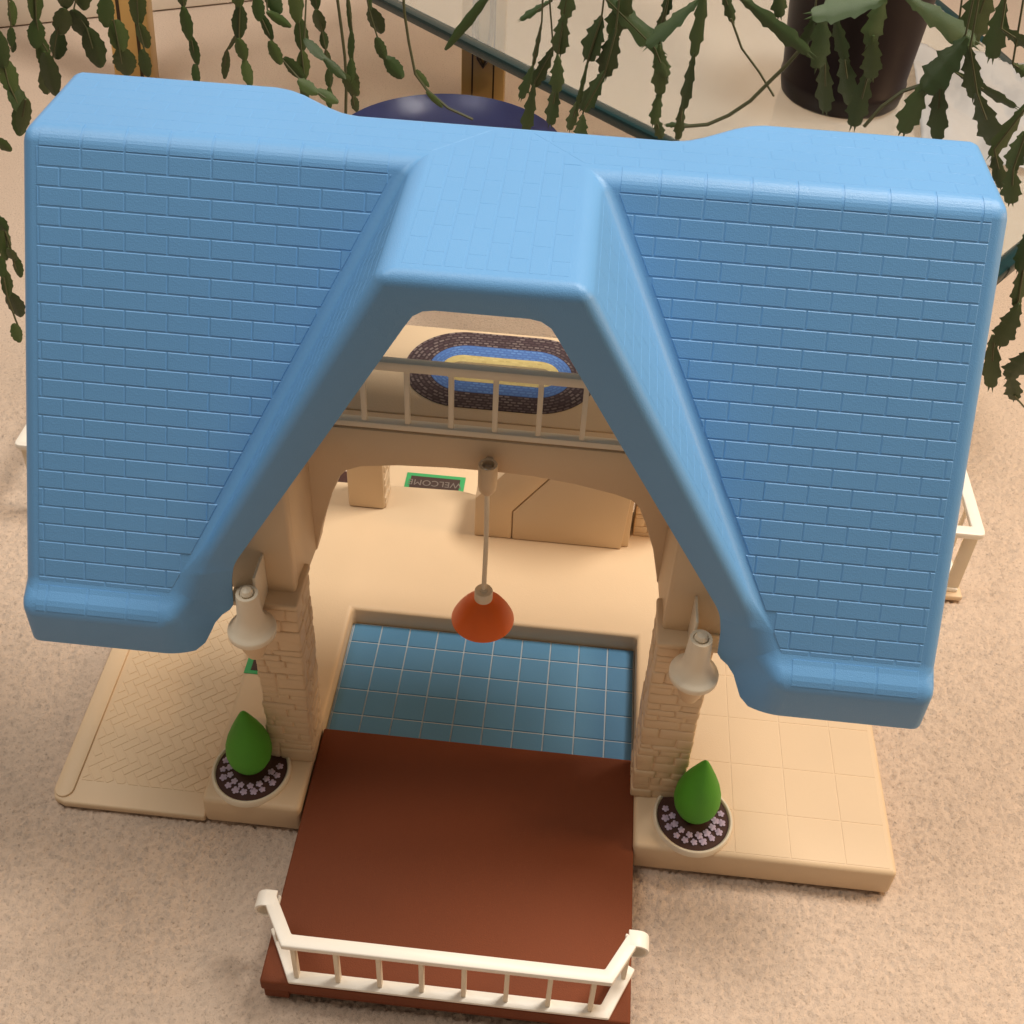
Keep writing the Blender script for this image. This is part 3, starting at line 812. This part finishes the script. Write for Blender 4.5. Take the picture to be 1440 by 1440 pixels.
o = shade(obj('blue_dish', dish, 'dish_blue'), 50); o.location = (-.185, .965, 0); tag(o, 'large shiny navy blue dish on the carpet behind the roof ridge', 'dish')
pot = thing('plant_pot', 'dark maroon glazed plant pot standing on the glass table', 'pot', (.348, .520, .4008))
b2 = nb(); lathe(b2, [(.0001, 0), (.066, 0), (.070, .004), (.073, .02), (.0735, .026), (.072, .028), (.083, .16), (.085, .19), (.080, .19), (.078, .16), (.0001, .15)], 0, 0, 48); shade(obj('pot_wall', b2, 'pot_glaze', pot), 50)
b2 = nb(); lathe(b2, [(.0001, .165), (.070, .165), (.074, .150)], 0, 0, 40); obj('inner_pot', b2, 'terracotta', pot)
# crumpled pale wrapping beside the pot
b2 = nb(); rnd = random.Random(5); n = 40; grid = []
for i in range(n):
    row = []
    for j in range(n):
        u, w = i/(n-1), j/(n-1); row.append(b2.verts.new((.42+.155*u+.03*w, .37+.30*w-.03*u, .4012+.012*abs(math.sin(7*u+4*w*w)+.6*math.sin(11*w-5*u))*.6+rnd.uniform(0, .0022)+.045*max(0, .32-u)*(1-abs(2*w-1)))))
    grid.append(row)
for i in range(n-1):
    for j in range(n-1): b2.faces.new((grid[i][j], grid[i+1][j], grid[i+1][j+1], grid[i][j+1]))
o = obj('tissue_paper', b2, 'tissue', None, True); md = o.modifiers.new('sheet', 'SOLIDIFY'); md.thickness = .0004
tag(o, 'crumpled pale wrapping paper lying on the glass right of the dark pot', 'paper')

# ------------------------------------------------------------------ trailing cactus plants
def leaf_mesh(kind, seed):
    """flat segment, length 1 along -z from the origin, half width .5, facing -y"""
    rnd = random.Random(seed); n = 22; prof = []
    for i in range(n+1):
        t = i/n
        if kind == 'leaf_round':
            w = .5*(math.sin(math.pi*min(1, max(0, t*.94+.03)))**.62)
            w *= 1-.10*(1+math.cos(2*math.pi*t*4.5+seed))*.5*(1 if .12 < t < .95 else .3)
        else:
            w = .5*(math.sin(math.pi*(t**1.15)*.80+.10)**.75) if t < 1 else .20
            ph = (t*3.6+.2) % 1; w *= .80+.46*ph**1.6 if t > .15 else 1
        prof.append((t, w))
    bm_ = nb(); rows = []
    for t, w in prof:
        asym = rnd.uniform(.93, 1.07)
        rows.append([bm_.verts.new((-w*asym, -.00+.10*w, -t)), bm_.verts.new((-w*.5, -.02, -t)), bm_.verts.new((0, -.075, -t)), bm_.verts.new((w*.5, -.02, -t)), bm_.verts.new((w*(2-asym), .10*w, -t)), bm_.verts.new((0, .05, -t))])
    for A, B in zip(rows, rows[1:]):
        for i in range(6): j = (i+1) % 6; bm_.faces.new((A[i], A[j], B[j], B[i]))
    bm_.faces.new(rows[0]); bm_.faces.new(rows[-1][::-1])
    if kind != 'leaf_round':   # claw-like tips at the end
        for s in (-1, 1):
            a = bm_.verts.new((s*.16, .02, -.97)); b_ = bm_.verts.new((s*.02, .02, -.99)); c = bm_.verts.new((s*.13, .03, -1.12)); d = bm_.verts.new((s*.09, -.03, -.98))
            for f_ in ((a, b_, c), (a, d, c), (d, b_, c), (a, b_, d)): bm_.faces.new(f_)
    bmesh.ops.recalc_face_normals(bm_, faces=bm_.faces); me_ = bpy.data.meshes.new('leaf'); bm_.to_mesh(me_); bm_.free()
    me_.materials.append(M[kind]); 
    for p in me_.polygons: p.use_smooth = True
    me_.set_sharp_from_angle(angle=math.radians(50))
    return me_
LM = {k: [leaf_mesh(k, s) for s in range(5)] for k in ('leaf_round', 'leaf_toothed')}
prnd = random.Random(21)
def strand(plant, kind, Y, segs, stem_pts=None, r=.0010):
    """segs: (x0,y0,x1,y1,width) measured on the photograph, on the vertical plane y=Y"""
    base = plant.location
    pts = []
    for q in (stem_pts or []): pts.append(at(q[0], q[1], Y))
    if not stem_pts:
        for q in segs:
            pts.append(at(q[0], q[1], Y)); 
        pts.append(at(segs[-1][2], segs[-1][3], Y)*.5+at(segs[-1][0], segs[-1][1], Y)*.5)
        if pts[0].z > .5: pts.insert(0, pts[0]+Vector((prnd.uniform(-.02, .02), .02, .12)))
    b2 = nb(); tube(b2, [p-base for p in pts], r, 6); st_ = shade(obj('stem', b2, 'stem', plant), 60)
    for (x0, y0, x1, y1, w) in segs:
        A, B = at(x0, y0, Y), at(x1, y1, Y); off = prnd.uniform(-.008, .008); A.y += off; B.y += off+prnd.uniform(-.006, .006)
        ax = (A-B); ln = ax.length; ax.normalize()
        view = (Vector(CAM)-A).normalized(); nrm = (view-ax*view.dot(ax)).normalized()
        yw = prnd.uniform(-.55, .55); nrm = Matrix.Rotation(yw, 3, ax) @ nrm
        xa = (-nrm).cross(ax).normalized()
        wd = w*(1.05 if kind == 'leaf_toothed' else 1.05)/1440/F*(A-Vector(CAM)).dot(fw)/max(.7, math.cos(yw))
        o_ = obj('leaf', prnd.choice(LM[kind]), None, st_)
        Mx = Matrix(((xa.x, -nrm.x, ax.x, A.x-base.x), (xa.y, -nrm.y, ax.y, A.y-base.y), (xa.z, -nrm.z, ax.z, A.z-base.z), (0, 0, 0, 1)))
        o_.matrix_local = Mx @ Matrix.Diagonal((wd, wd*.9, ln*1.06, 1))
LPl = thing('trailing_cactus', 'trailing cactus with dark rounded leaf chains hanging at upper left behind the roof', 'plant', (-.3, .33, .75))
K = 'leaf_round'
for Y, sg in [
    (.30, [(10, -30, 12, 2, 12), (12, 5, 15, 38, 13), (16, 38, 17, 62, 12), (17, 62, 14, 76, 8)]),
    (.33, [(48, -30, 50, 28, 22), (51, 28, 52, 64, 24), (56, 55, 62, 95, 20), (66, 70, 78, 130, 26)]),
    (.24, [(-8, 40, 6, 92, 26), (4, 85, 18, 130, 26), (12, 118, 34, 160, 24), (26, 148, 26, 190, 24)]),
    (.35, [(98, -25, 94, 10, 26), (92, 10, 84, 48, 26), (80, 46, 76, 84, 24), (74, 82, 68, 128, 26)]),
    (.36, [(112, -25, 116, 14, 24), (104, 12, 116, 50, 26), (122, 40, 138, 95, 30)]),
    (.38, [(150, -10, 154, 32, 24), (160, 30, 170, 72, 28), (168, 70, 174, 110, 32)]),
    (.34, [(192, -20, 192, 36, 24), (194, 34, 204, 70, 18), (202, 66, 210, 104, 18)]),
    (.36, [(254, -30, 258, 8, 16), (258, 8, 268, 52, 17), (268, 52, 278, 88, 14), (276, 86, 282, 112, 12)]),
    (.30, [(335, -25, 337, 8, 20), (337, 8, 336, 52, 22), (336, 52, 345, 82, 18), (344, 82, 354, 116, 16)]),
    (.31, [(333, 48, 320, 72, 6), (318, 72, 314, 112, 12)]),
    (.32, [(364, -10, 368, 22, 18), (366, 22, 382, 54, 14), (381, 54, 396, 86, 17), (397, 84, 424, 114, 18), (420, 110, 446, 130, 18), (444, 128, 472, 148, 15)]),
    (.37, [(374, -10, 392, 20, 22), (376, 14, 408, 36, 14)]),
    (.33, [(416, -25, 420, 28, 22), (420, 28, 424, 72, 20), (424, 72, 428, 110, 19), (428, 108, 430, 140, 15)]),
    (.38, [(440, -20, 445, 12, 16), (446, 12, 451, 45, 18), (453, 45, 457, 70, 13), (458, 70, 462, 98, 10), (462, 96, 464, 122, 12), (464, 120, 466, 146, 11)]),
    (.31, [(488, -10, 493, 45, 7), (495, 42, 494, 80, 10), (496, 78, 497, 108, 13), (497, 106, 494, 140, 17), (496, 136, 500, 160, 12)]),
    (.34, [(514, -16, 520, 15, 8), (519, 14, 532, 52, 22), (530, 50, 542, 82, 16), (541, 80, 566, 106, 22)]),
    (.30, [(428, 54, 458, 80, 15), (456, 78, 486, 106, 14), (484, 102, 502, 134, 18)]),
]: strand(LPl, K, Y, sg)
strand(LPl, K, .36, [], [(472, -20), (480, 40), (485, 80), (487, 120), (486, 165)], .0018)
strand(LPl, K, .33, [(584, 102, 600, 128, 9), (600, 126, 622, 148, 8)], [(566, -20), (569, 20), (575, 60), (584, 104), (600, 126), (630, 152), (665, 168)], .0016)
strand(LPl, K, .35, [(692, -14, 630, 64, 15)])
for Y, sg in [
    (.17, [(36, 140, 27, 188, 20)]), (.14, [(-6, 190, 14, 212, 15)]),
    (.15, [(-6, 296, 14, 318, 16), (4, 316, 10, 362, 18), (14, 345, 22, 366, 12), (18, 364, 26, 392, 13)]),
    (.16, [(0, 360, 6, 385, 14), (4, 385, 10, 418, 16), (10, 416, 22, 452, 22), (22, 450, 32, 474, 16)]),
]: strand(LPl, K, Y, sg)
RPl = thing('toothed_cactus', 'trailing cactus with pointed toothed leaves spilling over the dark pot at upper right', 'plant', (.355, .50, .56))
K = 'leaf_toothed'
for Y, sg in [
    (.33, [(802, -30, 796, 22, 22), (793, 20, 786, 74, 23), (785, 74, 784, 122, 19), (782, 120, 774, 172, 18)]),
    (.36, [(776, 2, 734, 28, 10)]),
    (.34, [(778, 66, 752, 120, 18), (752, 115, 740, 180, 17)]),
    (.33, [(762, 30, 750, 92, 7), (750, 90, 734, 132, 14)]),
    (.31, [(846, 24, 826, 82, 28), (828, 80, 812, 150, 7), (812, 145, 800, 185, 14)]),
    (.30, [(866, 44, 850, 110, 28), (850, 104, 820, 158, 22), (820, 158, 816, 190, 18)]),
    (.33, [(888, -20, 862, 46, 30)]),
    (.32, [(846, -8, 924, 72, 26), (921, 68, 936, 108, 20)]),
    (.35, [(944, -20, 936, 20, 14), (936, 14, 924, 60, 13)]),
    (.33, [(928, 60, 928, 126, 21), (928, 124, 920, 168, 15), (922, 166, 930, 196, 14)]),
    (.29, [(994, -30, 976, 72, 18), (976, 70, 962, 146, 15), (960, 144, 954, 196, 13)]),
    (.31, [(986, -4, 914, 58, 20)]),
    (.36, [(1016, -16, 1030, 30, 14)]),
    (.32, [(1034, -10, 1130, 66, 21)]),
    (.33, [(1095, -30, 1096, 20, 20)]),
    (.30, [(1246, -4, 1146, 14, 30)]),
    (.33, [(1158, 14, 1150, 88, 28), (1160, 84, 1161, 158, 23)]),
    (.34, [(1146, 18, 1130, 62, 16)]),
    (.35, [(1172, 18, 1186, 76, 18), (1186, 74, 1196, 146, 25)]),
    (.32, [(1244, -10, 1222, 56, 26), (1227, 46, 1224, 104, 26), (1222, 100, 1202, 176, 27)]),
    (.28, [(1270, -8, 1364, 56, 28)]),
    (.27, [(1358, 48, 1302, 122, 40), (1302, 116, 1272, 186, 30), (1322, 112, 1318, 192, 25)]),
    (.29, [(1394, -30, 1362, 66, 42)]),
    (.26, [(1410, -5, 1394, 76, 28)]),
    (.26, [(1364, 68, 1372, 138, 25), (1374, 132, 1400, 204, 30)]),
    (.30, [(1340, 100, 1424, 150, 12)]),
    (.24, [(1408, 40, 1446, 66, 16)]), (.24, [(1424, 90, 1446, 104, 14)]),
    (.20, [(1444, 150, 1398, 218, 20), (1398, 210, 1410, 264, 18)]),
    (.18, [(1442, 188, 1424, 240, 25), (1425, 236, 1422, 284, 25)]),
    (.16, [(1446, 322, 1432, 374, 18), (1440, 372, 1430, 428, 17), (1432, 422, 1404, 478, 28), (1398, 474, 1393, 540, 24)]),
    (.15, [(1446, 490, 1420, 528, 27), (1420, 524, 1428, 562, 22)]),
]: strand(RPl, K, Y, sg, None)
strand(RPl, K, .34, [], [(1028, 26), (1043, 68), (1068, 102), (1088, 135)], .0013)
strand(RPl, K, .33, [(968, 176, 938, 177, 7)], [(1132, 62), (1108, 90), (1085, 112), (1055, 142), (1025, 162), (995, 175), (960, 178)], .0020)
strand(RPl, K, .28, [], [(1300, 118), (1270, 128), (1240, 150), (1215, 178)], .0020)
strand(RPl, K, .15, [], [(1426, 556), (1440, 572), (1455, 585)], .0010)
print('shingles', count, 'paving', len(pieces))
